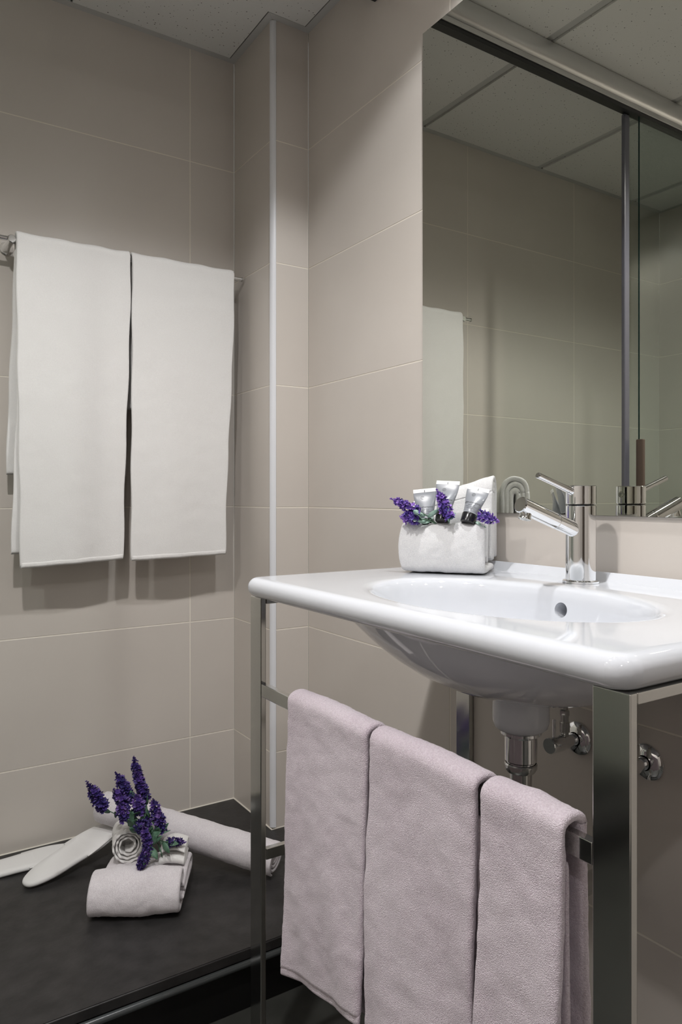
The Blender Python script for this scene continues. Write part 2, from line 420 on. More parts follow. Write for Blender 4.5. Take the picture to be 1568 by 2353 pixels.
# ------------------------------------------------------------------ sliding shower screen (seen in the mirror)
YR = 1.412
ss = empty('sliding_shower_screen', (-.45, YR, TRAY), 'glass sliding shower screen with aluminium header rail reflected in the mirror', 'shower screen')
prof = [(YR + .03, 2.3185), (YR + .004, 2.3185)] + [(YR - .002 - .011 * math.sin(PI * k / 14) ** .6, 2.3175 - .064 * k / 14) for k in range(0, 15)] + [(YR + .004, 2.2525), (YR + .030, 2.2525)]
vs = [(XL + .001, y, z) for y, z in prof] + [(XM - .001, y, z) for y, z in prof]; n = len(prof)
fs = [(i, (i + 1) % n, (i + 1) % n + n, i + n) for i in range(n)] + [tuple(range(n)), tuple(reversed(range(n, 2 * n)))]
bm = bmesh.new(); bv = [bm.verts.new(v) for v in vs]; [bm.faces.new([bv[i] for i in f]) for f in fs]
o = link('header_rail', bm_mesh('header_rail', bm), 'alu', smooth=True); o.data.set_sharp_from_angle(angle=math.radians(50)); unparent_space(o, ss)
box('rail_lower_lip', XL + .001, XM - .001, YR - .001, YR + .003, 2.2375, 2.2522, 'alu', ss, .0008, 2)
box('rail_channel', XL + .001, XM - .001, YR + .0035, YR + .028, 2.2265, 2.2520, 'dark', ss)
for yy, x1 in ((YR + .004, .012), (YR + .022, .040)):
    bm = box_bm(XL + .002, x1, yy, yy + .005, TRAY + .006, 2.226)
    me = bm_mesh('glass_panel', bm); me.materials.append(M['glass']); me.materials.append(M['glass_edge'])
    for p in me.polygons:
        if abs(p.normal.x) > .9: p.material_index = 1
    unparent_space(link('glass_panel', me), ss)
box('seal_strip', .041, .066, YR + .019, YR + .032, TRAY + .004, 2.226, 'seal_strip', ss, .003, 2)
box('pull_handle', .020, .034, YR - .022, YR + .003, .80, 1.205, 'bronze', ss, .003, 2)
box('floor_guide', XL + .002, .066, YR, YR + .030, TRAY + .0005, TRAY + .006, 'dark', ss)

# ------------------------------------------------------------------ wall mirror
mb = box_bm(XM - .0065, XM - .0005, .22, 1.2517, ZC - .0325, ZC + 1.0198)
me = bm_mesh('wall_mirror', mb); me.materials.append(M['mirror']); me.materials.append(M['mirror_edge'])
for p in me.polygons:
    if p.normal.x > -.9: p.material_index = 1
tag(link('wall_mirror', me), 'large frameless tinted mirror on the tiled wall above the washbasin', 'mirror')

# ------------------------------------------------------------------ vanity frame
XF = .555; Y1, Y0 = 1.145, .394; ZLEG = ZC - .1725
vf = empty('washbasin_stand', (.79, .77, 0), 'polished steel stand of flat bars carrying the white washbasin', 'stand')
for (x0, x1) in ((XF, XF + .010), (XM - .0125, XM - .0025)):
    for (ya, yb) in ((Y0, Y0 + .040), (Y1 - .040, Y1)):
        sh = .009 if x0 > .9 else 0
        box('leg', x0, x1, ya - sh, yb - sh, .0005, ZLEG, 'steel', vf, .0012, 2)
for (ya, yb) in ((Y0, Y0 + .040), (Y1 - .040, Y1)):
    box('top_rail', XF + .0105, XM - .013, ya, yb, ZLEG - .0105, ZLEG, 'steel', vf, .0010, 2)
for yy in (Y0 + .030, Y1 - .040):
    box('cross_bar', XF + .0105, XM - .013, yy, yy + .010, ZC - .617, ZC - .598, 'steel', vf, .0010, 2)
box('towel_rail', XF + .0005, XF + .0115, Y0 + .0405, Y1 - .0405, ZC - .3385, ZC - .317, 'steel', vf, .0010, 2)
ZRAIL = ZC - .317

# ------------------------------------------------------------------ washbasin
BC = Vector((.742, .737)); BA, BB = .150, .229          # bowl rim centre, semi axes in x and y
DC = Vector((.815, .765))                                # drain
SX0, SX1, SY0, SY1 = .5405, XM - .0035, .388, 1.148; TH = .033; CR = .030
def rr(theta, off=0, rad=CR):
    """rounded rectangle hit by a ray from BC, plus outward normal"""
    d = Vector((math.cos(theta), math.sin(theta)))
    x0, x1, y0, y1 = SX0 + off, SX1 - off, SY0 + off, SY1 - off
    lo, hi = 0, 2
    rad = max(.002, rad - off)
    def sd(p):
        cx, cy = (x0 + x1) / 2, (y0 + y1) / 2; qx = abs(p.x - cx) - (x1 - x0) / 2 + rad; qy = abs(p.y - cy) - (y1 - y0) / 2 + rad
        return math.hypot(max(qx, 0), max(qy, 0)) + min(max(qx, qy), 0) - rad
    for _ in range(40):
        mid = (lo + hi) / 2
        if sd(BC + d * mid) < 0: lo = mid
        else: hi = mid
    return BC + d * lo
NA = 240
# denser angular samples towards the corners
corner = [math.atan2(y - BC.y, x - BC.x) for x in (SX0, SX1) for y in (SY0, SY1)]
ths = sorted([2 * PI * k / NA for k in range(NA)] + [(c + dd * .012) % (2 * PI) for c in corner for dd in (-9.3, -7.3, -5.3, -3.3, -2.3, -1.3, -.3, .7, 1.7, 2.7, 4.7, 6.7, 8.7)])
RB = TH / 2
def upst(p): return .0145 * smoothstep(SX1 - .034, SX1 - .016, p.x)
rings = []
def ell(t, a, b, c): return c + Vector((a * math.cos(t), b * math.sin(t)))
def rim_t(th):   # ellipse parameter whose direction from BC equals th
    return math.atan2(math.sin(th) / BB, math.cos(th) / BA)
depth = .135
ring = lambda fn: rings.append([fn(th) for th in ths])
# inside of the bowl, drain outwards
for k, fr_ in enumerate((.0, .12, .25, .4, .55, .68, .78, .86, .92, .96, .985)):
    def fn(th, q=fr_):
        t = rim_t(th); rimp = ell(t, BA - .006, BB - .006, BC); dr = DC + Vector((math.cos(th), math.sin(th))) * .020
        p = dr.lerp(rimp, q); z = DECK - .004 - depth * (1 - q ** 2.6) ** .72
        return (p.x, p.y, z)
    ring(fn)
for off, dz in ((-.004, -.0075), (-.0012, -.0042), (.003, -.0018), (.009, -.0004), (.016, 0)):
    def fn(th, off=off, dz=dz):
        p = ell(rim_t(th), BA + off, BB + off, BC); return (p.x, p.y, DECK + dz)
    ring(fn)
for q in (.25, .5, .72, .86, .95):
    def fn(th, q=q):
        a = ell(rim_t(th), BA + .016, BB + .016, BC); b = rr(th, RB); p = a.lerp(b, q); return (p.x, p.y, DECK + upst(p))
    ring(fn)
for k in range(0, 13):
    a = PI / 2 - PI * k / 12
    def fn(th, a=a):
        p = rr(th, RB - RB * math.cos(a)); u = upst(p) * (1 if a > 0 else 0) if p.x > SX1 - .05 else 0
        return (p.x, p.y, DECK - RB + RB * math.sin(a) + u)
    ring(fn)
# underside and outer bowl
UC = Vector((.770, .752)); UA, UB = .205, .300
def und(th, a, b, z):
    t = math.atan2(math.sin(th) / b, math.cos(th) / a); p = UC + Vector((a * math.cos(t), b * math.sin(t))); p.x = min(p.x, SX1 - .002); p.y = min(max(p.y, SY0 + .02), SY1 - .02)
    return (p.x, p.y, z)
ring(lambda th: und(th, UA + .006, UB + .006, DECK - TH))
ZB = ZC - .288; ZBB = ZC - .311
for q in (1.0, .985, .95, .9, .83, .74, .63, .5, .38, .28, .2):
    def fn(th, q=q):
        z = ZB + (DECK - TH - .001 - ZB) * ((q - .2) / .8) ** 2.2
        x, y, _ = und(th, UA, UB, 0); bx, by = DC.x + .0405 * math.cos(th), DC.y + .0405 * math.sin(th)
        kk = (q - .2) / .8
        return (bx + (x - bx) * kk, by + (y - by) * kk, z)
    ring(fn)
for rr_, z in ((.0415, ZBB - .004), (.0415, ZBB - .022), (.039, ZBB - .031), (.033, ZBB - .036), (.021, ZBB - .037), (.020, ZBB - .030), (.020, DECK - .004 - depth - .012)):
    ring(lambda th, r_=rr_, z=z: (DC.x + r_ * math.cos(th), DC.y + r_ * math.sin(th), z))
vs = [v for rg in rings for v in rg]; n = len(ths); fs = []
for i in range(len(rings)):
    i2 = (i + 1) % len(rings)
    for k in range(n): fs.append((i * n + k, i2 * n + k, i2 * n + (k + 1) % n, i * n + (k + 1) % n))
me = mesh_from('washbasin', vs, fs)
bm = bmesh.new(); bm.from_mesh(me); bmesh.ops.remove_doubles(bm, verts=bm.verts, dist=1e-6); bmesh.ops.recalc_face_normals(bm, faces=bm.faces); bm.to_mesh(me); bm.free()
me.materials.append(M['porcelain'])
tmp = bpy.data.objects.new('tmp_basin', me); COL.objects.link(tmp)
cut = bpy.data.objects.new('tmp_cut', tube_mesh('tmp_cut', [(.80, .748, DECK - .028), (.93, .748, DECK - .038)], .0115, 32)); COL.objects.link(cut)
md = tmp.modifiers.new('b', 'BOOLEAN'); md.operation = 'DIFFERENCE'; md.object = cut; md.solver = 'EXACT'
bpy.context.view_layer.update()
me2 = bpy.data.meshes.new_from_object(tmp.evaluated_get(bpy.context.evaluated_depsgraph_get()))
if len(me2.polygons) < 1000: me2 = me.copy()
bpy.data.objects.remove(tmp); bpy.data.objects.remove(cut)
wb = empty('washbasin', (.79, .77, DECK - .04), 'white porcelain washbasin with oval bowl and rounded rim', 'washbasin')
me2.name = 'basin_body'
o = link('basin_body', me2, None, smooth=True); me2.set_sharp_from_angle(angle=math.radians(38)); unparent_space(o, wb)
lathe('drain_ring', [(0, .012), (.002, .012), (.003, .020), (.001, .024), (-.002, .0245)], (DC.x, DC.y, DECK - .0045 - depth), (0, 0, 1), 'chrome', wb)

# ------------------------------------------------------------------ basin mixer tap
FX, FY = .9615, .774
fc = empty('basin_mixer_tap', (FX, FY, DECK), 'chrome single lever mixer tap standing on the washbasin', 'tap')
lathe('base_ring', [(0, 0), (0, .0285), (.003, .0285), (.0045, .026), (.0045, 0)], (FX, FY, DECK + .0003), (0, 0, 1), 'chrome', fc, 48)
lathe('body', [(.0046, .0238), (.1228, .0238), (.1238, .0226), (.1238, 0)], (FX, FY, DECK), (0, 0, 1), 'chrome', fc, 64)
lathe('gasket', [(.1239, .0), (.1239, .0205), (.1258, .0205), (.1258, .0)], (FX, FY, DECK), (0, 0, 1), 'dark', fc, 48)
hd_ = lathe('head', [(.1259, 0), (.1259, .0228), (.1269, .0240), (.1548, .0240), (.1558, .0230), (.1558, 0)], (FX, FY, DECK), (0, 0, 1), 'chrome', fc, 64)
lathe('set_screw', [(0, .0055), (.0012, .0055), (.0014, .003), (.0008, 0)], (FX + .0236, FY + .001, DECK + .1415), (1, 0, 0), 'chrome_dull', None, 20).parent = hd_
def pt(x, z): return (x, FY, ZC + z)
d_ = Vector((.8233 - .9423, 0, -.0126 + .0529)).normalized()
root = Vector(pt(.9423, -.0529)) - d_ * .022; tip = Vector(pt(.8233, -.0126))
ln = (tip - root).length
sp_ = lathe('spout', [(0, 0), (0, .0125), (ln * .44, .0125), (ln * .44 + .0004, .0119), (ln * .44 + .0012, .0119), (ln * .44 + .0016, .0125), (ln - .0015, .0125), (ln, .0112), (ln, 0)], root, d_, 'chrome', fc, 48)
up_ = Vector((-d_.z, 0, d_.x)); up_ = up_ if up_.z < 0 else -up_
lathe('aerator', [(.006, .0090), (.0150, .0090), (.0165, .0098), (.0185, .0098), (.0190, .0080), (.0175, .0070), (.0175, 0)], tip - d_ * .016, up_, 'chrome_dull', None, 32).parent = sp_
a = Vector(pt(.9445, .0058)); b = Vector(pt(.8612, .0318)); dl = (b - a).normalized(); ll = (b - a).length
lathe('lever', [(0, 0), (0, .0066), (.010, .0058), (ll * .5, .0048), (ll - .001, .0048), (ll, .0040), (ll, 0)], a, dl, 'chrome', fc, 24)

# ------------------------------------------------------------------ bottle trap and angle valves
bt = empty('drain_trap', (DC.x, DC.y, ZBB - .1), 'chrome drain pipe under the washbasin bowl', 'drain pipe')
lathe('collar', [(0, .0), (0, .030), (-.004, .030), (-.008, .0245)], (DC.x, DC.y, ZBB - .0375), (0, 0, 1), 'chrome', bt)
lathe('trap_cup', [(-.006, .0238), (-.044, .0238), (-.046, .0215), (-.050, .0215)], (DC.x, DC.y, ZBB - .037), (0, 0, 1), 'chrome', bt, 48)
lathe('lock_nut', [(-.048, .0225), (-.050, .0240), (-.056, .0240), (-.061, .021), (-.062, .016)], (DC.x, DC.y, ZBB - .037), (0, 0, 1), 'chrome_dull', bt)
pts = [(DC.x, DC.y, ZBB - .096)] + [(DC.x, DC.y, ZBB - .26)] + [(DC.x + .05 - .05 * math.cos(a), DC.y, ZBB - .26 - .05 * math.sin(a)) for a in [PI / 2 * k / 6 for k in range(1, 7)]] + [(XM - .002, DC.y, ZBB - .31)]
tube('waste_pipe', pts, .0163, 'chrome_dull', bt, 24)
def valve(y, lab):
    z = ZC - .4195
    e = empty('angle_valve', (XM, y, z), lab, 'valve', 'chrome angle valves under the washbasin')
    c = (XM - .0006, y, z)
    lathe('rosette', [(0, .0), (0, .0285), (.003, .0285), (.006, .026), (.009, .018), (.010, .012)], c, (-1, 0, 0), 'chrome', e)
    lathe('valve_body', [(.009, .0105), (.030, .0105), (.032, .0125), (.044, .0125)], c, (-1, 0, 0), 'chrome', e, 32)
    kb = lathe('knob', [(.0445, .0), (.0445, .0135), (.073, .0135), (.0745, .0125), (.0745, 0)], c, (-1, 0, 0), 'chrome', e, 32)
    tube('lever_pin', [(XM - .062, y, z + .010), (XM - .062, y, z + .043)], .0030, 'chrome', None, 12).parent = kb
    lathe('outlet_nut', [(.010, .0075), (.018, .0075), (.018, .0095), (.034, .0095), (.034, .0075), (.046, .0075), (.046, .0088), (.054, .0088), (.056, .006)], (XM - .036, y, z), (0, 0, 1), 'chrome_dull', e, 6)
    y2 = FY + (.012 if y > FY else -.012)
    tube('braided_hose', [(XM - .036, y, z + .055), (XM - .036, y, z + .11), (XM - .045, y * .6 + y2 * .4, z + .17), (XM - .060, y2, z + .222)], .0055, 'hose', e, 12)
valve(.836, 'chrome angle valve with lever beside the drain pipe')
valve(.702, 'chrome angle valve behind the near leg of the washbasin frame')

# ------------------------------------------------------------------ towel bar on the back wall
YB, ZBAR = 1.930, ZC + .627
tb = empty('towel_bar', (.59, YW, ZBAR), 'chrome towel bar screwed to the tiled back wall', 'towel bar')
tube('bar', [(.252, YB, ZBAR), (.908, YB, ZBAR)], .0058, 'chrome', tb, 20)
for x in (.250, .9065): tube('end_cap', [(x, YB, ZBAR), (x + .004, YB, ZBAR)], .0066, 'chrome_dull', tb, 20)
for x in (.292, .872):
    lathe('bracket', [(0, 0), (0, .0165), (.004, .0165), (.010, .0115), (.030, .0098), (.088, .0098), (.0895, .0085), (.0895, 0)], (x, YW - .0004, ZBAR - .002), (0, -1, 0), 'chrome', tb, 32)

# hanging towels: cross section in (y, z)
def hung(name, xl0, xl1, xr0, xr1, zf, zb, yo, lab, seed, ztilt=0, t=.009, inner=None, back_flare=0):
    e = empty(name, ((xl0 + xr0) / 2, YB, ZBAR), lab, 'towel', 'bath towels on the wall bar')
    rt = .0135 + yo
    top = ZBAR + .002
    path = [(YB - rt - .012, zf), (YB - rt - .011, zf + .1), (YB - rt - .006, (zf + top) / 2), (YB - rt - .001, top - .10), (YB - rt, top - .02)] + arc(YB, top, rt, 180, 0, 8) + [(YB + rt + .001, top - .03), (YB + rt + .010, zb + .15), (YB + rt + .012, zb)]
    wid = xr0 - xl0
    def fr(p, q, s, u):
        k = smoothstep(ZBAR, .86, q) if p < YB else -back_flare * smoothstep(ZBAR, zb, q)
        l = xl0 + (xl1 - xl0) * k; r = xr0 + (xr1 - xr0) * max(k, 0) if back_flare > 0 else xr0 + (xr1 - xr0) * k
        x = l + (r - l) * s
        dz = ztilt * (s - .5) * (smoothstep(ZBAR - .2, zf, q) if p < YB else 0)
        wob = .004 * math.sin(s * 7 + seed) * smoothstep(ZBAR - .1, zf, q) * (1 if p < YB else .4)
        return (x + .0012 * math.sin(q * 31 + seed) * (1 - 2 * s), p + wob, q + dz + .0012 * math.sin(s * 19 + seed) * (1 if q > top - .03 else .3))
    tc_ = sheet('terry_cloth', path, wid, t, fr, 'towel', e, ds=.006, dw=.008, amp=.0008, nscale=30, seed=seed)
    # stitched hem at the front bottom
    hp = [(YB - rt - .0125, zf - .003), (YB - rt - .0122, zf + .013)]
    sheet('hem', hp, wid - .004, t + .0012, lambda p, q, s, u: fr(p, q, .006 + s * .988, u), 'towel', None, ds=.003, dw=.004, amp=.0006, nscale=160, seed=seed + 3).parent = tc_
    if inner:
        ip = [(YB - rt + .009, inner), (YB - rt + .006, inner + .15), (YB - rt + .009, ZBAR - .15), (YB - .009, ZBAR + .003)]
        sheet('inner_fold', ip, wid, .006, lambda p, q, s, u: (fr(p, q, s, u)[0] - .016 * smoothstep(ZBAR - .3, inner, q), p, q), 'towel', e, ds=.006, dw=.008, amp=.0006, seed=seed + 5)
    return e
hung('bath_towel',   .300, .307, .5805, .560, ZC - .168, ZC + .052, 0, 'white bath towel on the wall bar, hung beside the round chrome bracket', 1, .012, inner=ZC - .142, back_flare=2.2)
hung('bath_towel', .5835, .578, .878, .8475, ZC - .165, ZC + .232, 0, 'white bath towel on the wall bar, hung next to the tiled corner pier', 2, .006, back_flare=-.35)

# ------------------------------------------------------------------ pink towels on the frame rail
def pink(ya, yb, zf, zb, lab, seed, tilt=0, inner=False):
    e = empty('hand_towel', (XF, (ya + yb) / 2, ZRAIL), lab, 'towel', 'lilac towels on the frame rail')
    xc = XF + .006; rt = .0155; t = .0105; top = ZRAIL + .0035
    path = [(xc - rt - .010, zf), (xc - rt - .010, zf + .08), (xc - rt - .006, zf + .2), (xc - rt, top - .05), (xc - rt, top - .012)] + arc(xc, top, rt, 180, 0, 10, .0105) + [(xc + rt, top - .02), (xc + rt + .004, zb + .1), (xc + rt + .006, zb)]
    def fr(p, q, s, u):
        y = yb + (ya - yb) * s
        g = smoothstep(top - .02, zf, q)
        ww = .004 * math.sin(s * 5.5 + seed * 2 + q * 9) * g + .0022 * math.sin(s * 13 + q * 21 + seed) * g
        return (p + (ww if p < xc else -ww), y - (yb - ya) * .012 * g * (s - .5) * 2 , q + (tilt * (s - .5) * g if p < xc else 0) - .0012 * math.cos(s * 2 * PI) * (1 if q > top - .02 else 0))
    tc_ = sheet('terry_cloth', path, yb - ya, t, fr, 'towel_pink', e, ds=.004, dw=.005, amp=.0014, nscale=45, seed=seed)
    hp = [(xc - rt - .010, zf - .010), (xc - rt - .010, zf + .006)]
    sheet('hem', hp, yb - ya - .002, t * .62, fr, 'towel_pink', None, ds=.003, dw=.005, amp=.0008, nscale=90, seed=seed + 4).parent = tc_
    ip = [(xc - .0075, zf - .010), (xc - .0080, zf + .15), (xc - .0095, top - .06), (xc - .0105, top - .03)]
    sheet('inner_fold', ip, yb - ya - .004, .005, lambda p, q, s, u: (p, *fr(p, q, s, u)[1:]), 'towel_pink', e, ds=.006, dw=.008, amp=.0006, seed=seed + 9)
    return e
pink(.778, .988, ZC - .700, ZC - .66, 'lilac pink towel on the frame rail, nearest the shower tray', 11, .052)
pink(.575, .770, ZC - .705, ZC - .66, 'lilac pink towel on the frame rail, middle one of three', 12, .02)
pink(.458, .567, ZC - .710, ZC - .66, 'narrow lilac pink towel on the frame rail beside the near steel leg', 13, .02)

# ------------------------------------------------------------------ lavender
def spike_mesh(length, seed, rad=.0085, bright=0):
    rnd = random.Random(seed); vs, fs, tint = [], [], []
    def petal_(c, out, along, size, tv):
        s = out.cross(along).normalized(); i = len(vs)
        vs.extend([c, c + out * size * .55 + s * size * .42, c + out * size + along * size * .25, c + out * size * .55 - s * size * .42])
        tint.extend([max(0, tv - .22), tv, min(1, tv + .22), tv]); fs.extend([(i, i + 1, i + 2), (i, i + 2, i + 3)])
    nw = max(7, int(length / .0046))
    for k in range(nw):
        h = k / (nw - 1); z = length * h
        prof = (1 - .75 * h ** 2.6) * (.75 + .25 * min(1, h * 5)); cnt = 8 if h < .6 else (5 if h < .85 else 3)
        for q in range(cnt):
            a = 2 * PI * (q + rnd.random() * .5) / cnt + k * .7
            out = Vector((math.cos(a), math.sin(a), .35 + h)).normalized(); c = Vector((0, 0, z + rnd.uniform(-.002, .002))) + out * rad * prof * rnd.uniform(.6, 1.0)
            tv = min(1, max(0, rnd.gauss(.38, .2) + .25 * h + bright))
            al = Vector((0, 0, 1)); sd = out.cross(al).normalized(); upv = sd.cross(out)
            if h < .72:
                sz = .0059 * rnd.uniform(.75, 1.25)
                for m_ in range(5):
                    b_ = 2 * PI * m_ / 5 + rnd.random(); dr = (sd * math.cos(b_) + upv * math.sin(b_) + out * .55).normalized(); petal_(c, dr, out, sz * rad / .0115, tv)
            else:
                for m_ in range(3):
                    b_ = 2 * PI * m_ / 3; dr = (out + (sd * math.cos(b_) + upv * math.sin(b_)) * .35).normalized(); petal_(c - out * .002, dr, al, .0042 * prof + .0022, min(1, tv + .12))
    # calyx core
    n0 = len(vs)
    for k in range(6):
        h = k / 5; r_ = rad * .55 * (1 - .8 * h)
        for q in range(6):
            a = 2 * PI * q / 6; vs.append(Vector((r_ * math.cos(a), r_ * math.sin(a), length * h))); tint.append(.12)
    for k in range(5):
        for q in range(6): fs.append((n0 + k * 6 + q, n0 + k * 6 + (q + 1) % 6, n0 + (k + 1) * 6 + (q + 1) % 6, n0 + (k + 1) * 6 + q))
    me = mesh_from('flower_spike', vs, fs)
    at = me.attributes.new('tint', 'FLOAT', 'POINT'); at.data.foreach_set('value', tint)
    return me
def leaf_mesh(length, wid):
    vs, fs = [], []
    for k in range(6):
        h = k / 5; w_ = wid * math.sin(PI * min(.98, h * .9 + .07)) ** .9; z = length * h; y = .18 * length * h * h
        vs += [(-w_, y + w_ * .3, z), (0, y, z), (w_, y + w_ * .3, z)]
    for k in range(5):
        a = k * 3; fs += [(a, a + 1, a + 4, a + 3), (a + 1, a + 2, a + 5, a + 4)]
    me = mesh_from('leaf', vs, fs)
    bm = bmesh.new(); bm.from_mesh(me); r = bmesh.ops.solidify(bm, geom=bm.faces[:], thickness=.0004); bm.to_mesh(me); bm.free()
    return me
LEAF = leaf_mesh(.030, .0066); LEAF.materials.append(M['leaf']); LEAFP = leaf_mesh(.027, .0056); LEAFP.materials.append(M['leaf_pale'])
for q in (LEAF, LEAFP): q.polygons.foreach_set('use_smooth', [True] * len(q.polygons))
def add_spike(e, base, start, tip, length, seed, petalmat, leafme, nleaf=2, rad=.0085, bright=0, stem=True):
    base, start, tip = Vector(base), Vector(start), Vector(tip); d = (tip - start).normalized()
    if stem:
        mid = base.lerp(start, .55) + (start - base).length * .08 * Vector((0, 0, 1))
        pts = [base, base.lerp(mid, .5), mid, mid.lerp(start, .6), start, start + d * length * .5]
        st_ = tube('stem', [Vector(p) for p in resample3(pts)], .0011, 'stem', e, 6)
    o = link('flower_spike', spike_mesh((tip - start).length, seed, rad, bright), petalmat)
    o.location = start; o.rotation_euler = d.to_track_quat('Z', 'Y').to_euler(); o.parent = st_
    rnd = random.Random(seed * 3 + 1)
    for k in range(nleaf):
        p = base.lerp(start, .35 + .6 * k / max(1, nleaf - .5)); dd = (d + Vector((rnd.uniform(-1, 1), rnd.uniform(-1, .4), rnd.uniform(-.5, .6)))).normalized()
        lo = bpy.data.objects.new('leaf', leafme); COL.objects.link(lo); lo.parent = st_; lo.location = p
        qd = dd.to_track_quat('Z', 'Y'); lo.rotation_euler = (qd @ Matrix.Rotation(rnd.uniform(0, 6.28), 4, 'Z').to_quaternion()).to_euler(); sc = rnd.uniform(.75, 1.25); lo.scale = (sc, sc, sc)
def resample3(pts):
    out = []
    for i in range(len(pts) - 1):
        p0, p1, p2, p3 = pts[max(i - 1, 0)], pts[i], pts[i + 1], pts[min(i + 2, len(pts) - 1)]
        for k in range(4):
            t = k / 4; out.append(.5 * ((2 * p1) + (p2 - p0) * t + (2 * p0 - 5 * p1 + 4 * p2 - p3) * t * t + (3 * p1 - p0 - 3 * p2 + p3) * t ** 3))
    return out + [pts[-1]]

# ------------------------------------------------------------------ towel pocket with toiletries on the washbasin
PO = Vector((.815, 1.046, DECK + .002)); E1 = Vector((.083, -.115, 0)).normalized(); NN = Vector((.115, .083, 0)).normalized()
def PL(a, b, h): return PO + E1 * a + NN * b + Vector((0, 0, h))
pk = empty('folded_face_towel', PL(.07, .03, 0), 'white face towel folded into a pocket standing on the washbasin', 'towel')
def pframe(a0, a1, skew=0, bulge=0, deep=0):
    def fr(p, q, s, u):
        a = a0 + (a1 - a0) * s
        hgt = max(0, q - .05)
        a += -.007 * math.sin(min(1, q / .09) * PI) * (1 - s) * bulge
        sk = skew * (s - .55) * smoothstep(.07, .15, q)
        if deep: p = p * (1 + deep * (1 - s))
        return PL(a, p - .006 * math.sin(s * PI) * bulge * math.sin(min(1, q / .09) * PI), q + sk)
    return fr
# front pocket: outer band with rolled top lip
sheet('front_pocket', [(.092, .0068), (.030, .0066), (.008, .0066), (.0015, .009), (-.001, .016), (-.002, .045), (-.001, .066), (.002, .079), (.008, .084), (.0135, .079), (.015, .06), (.016, .03)], .150, .012, pframe(-.004, .146, 0, 1), 'towel_bright', pk, ds=.003, dw=.004, amp=.0013, nscale=70, seed=21)
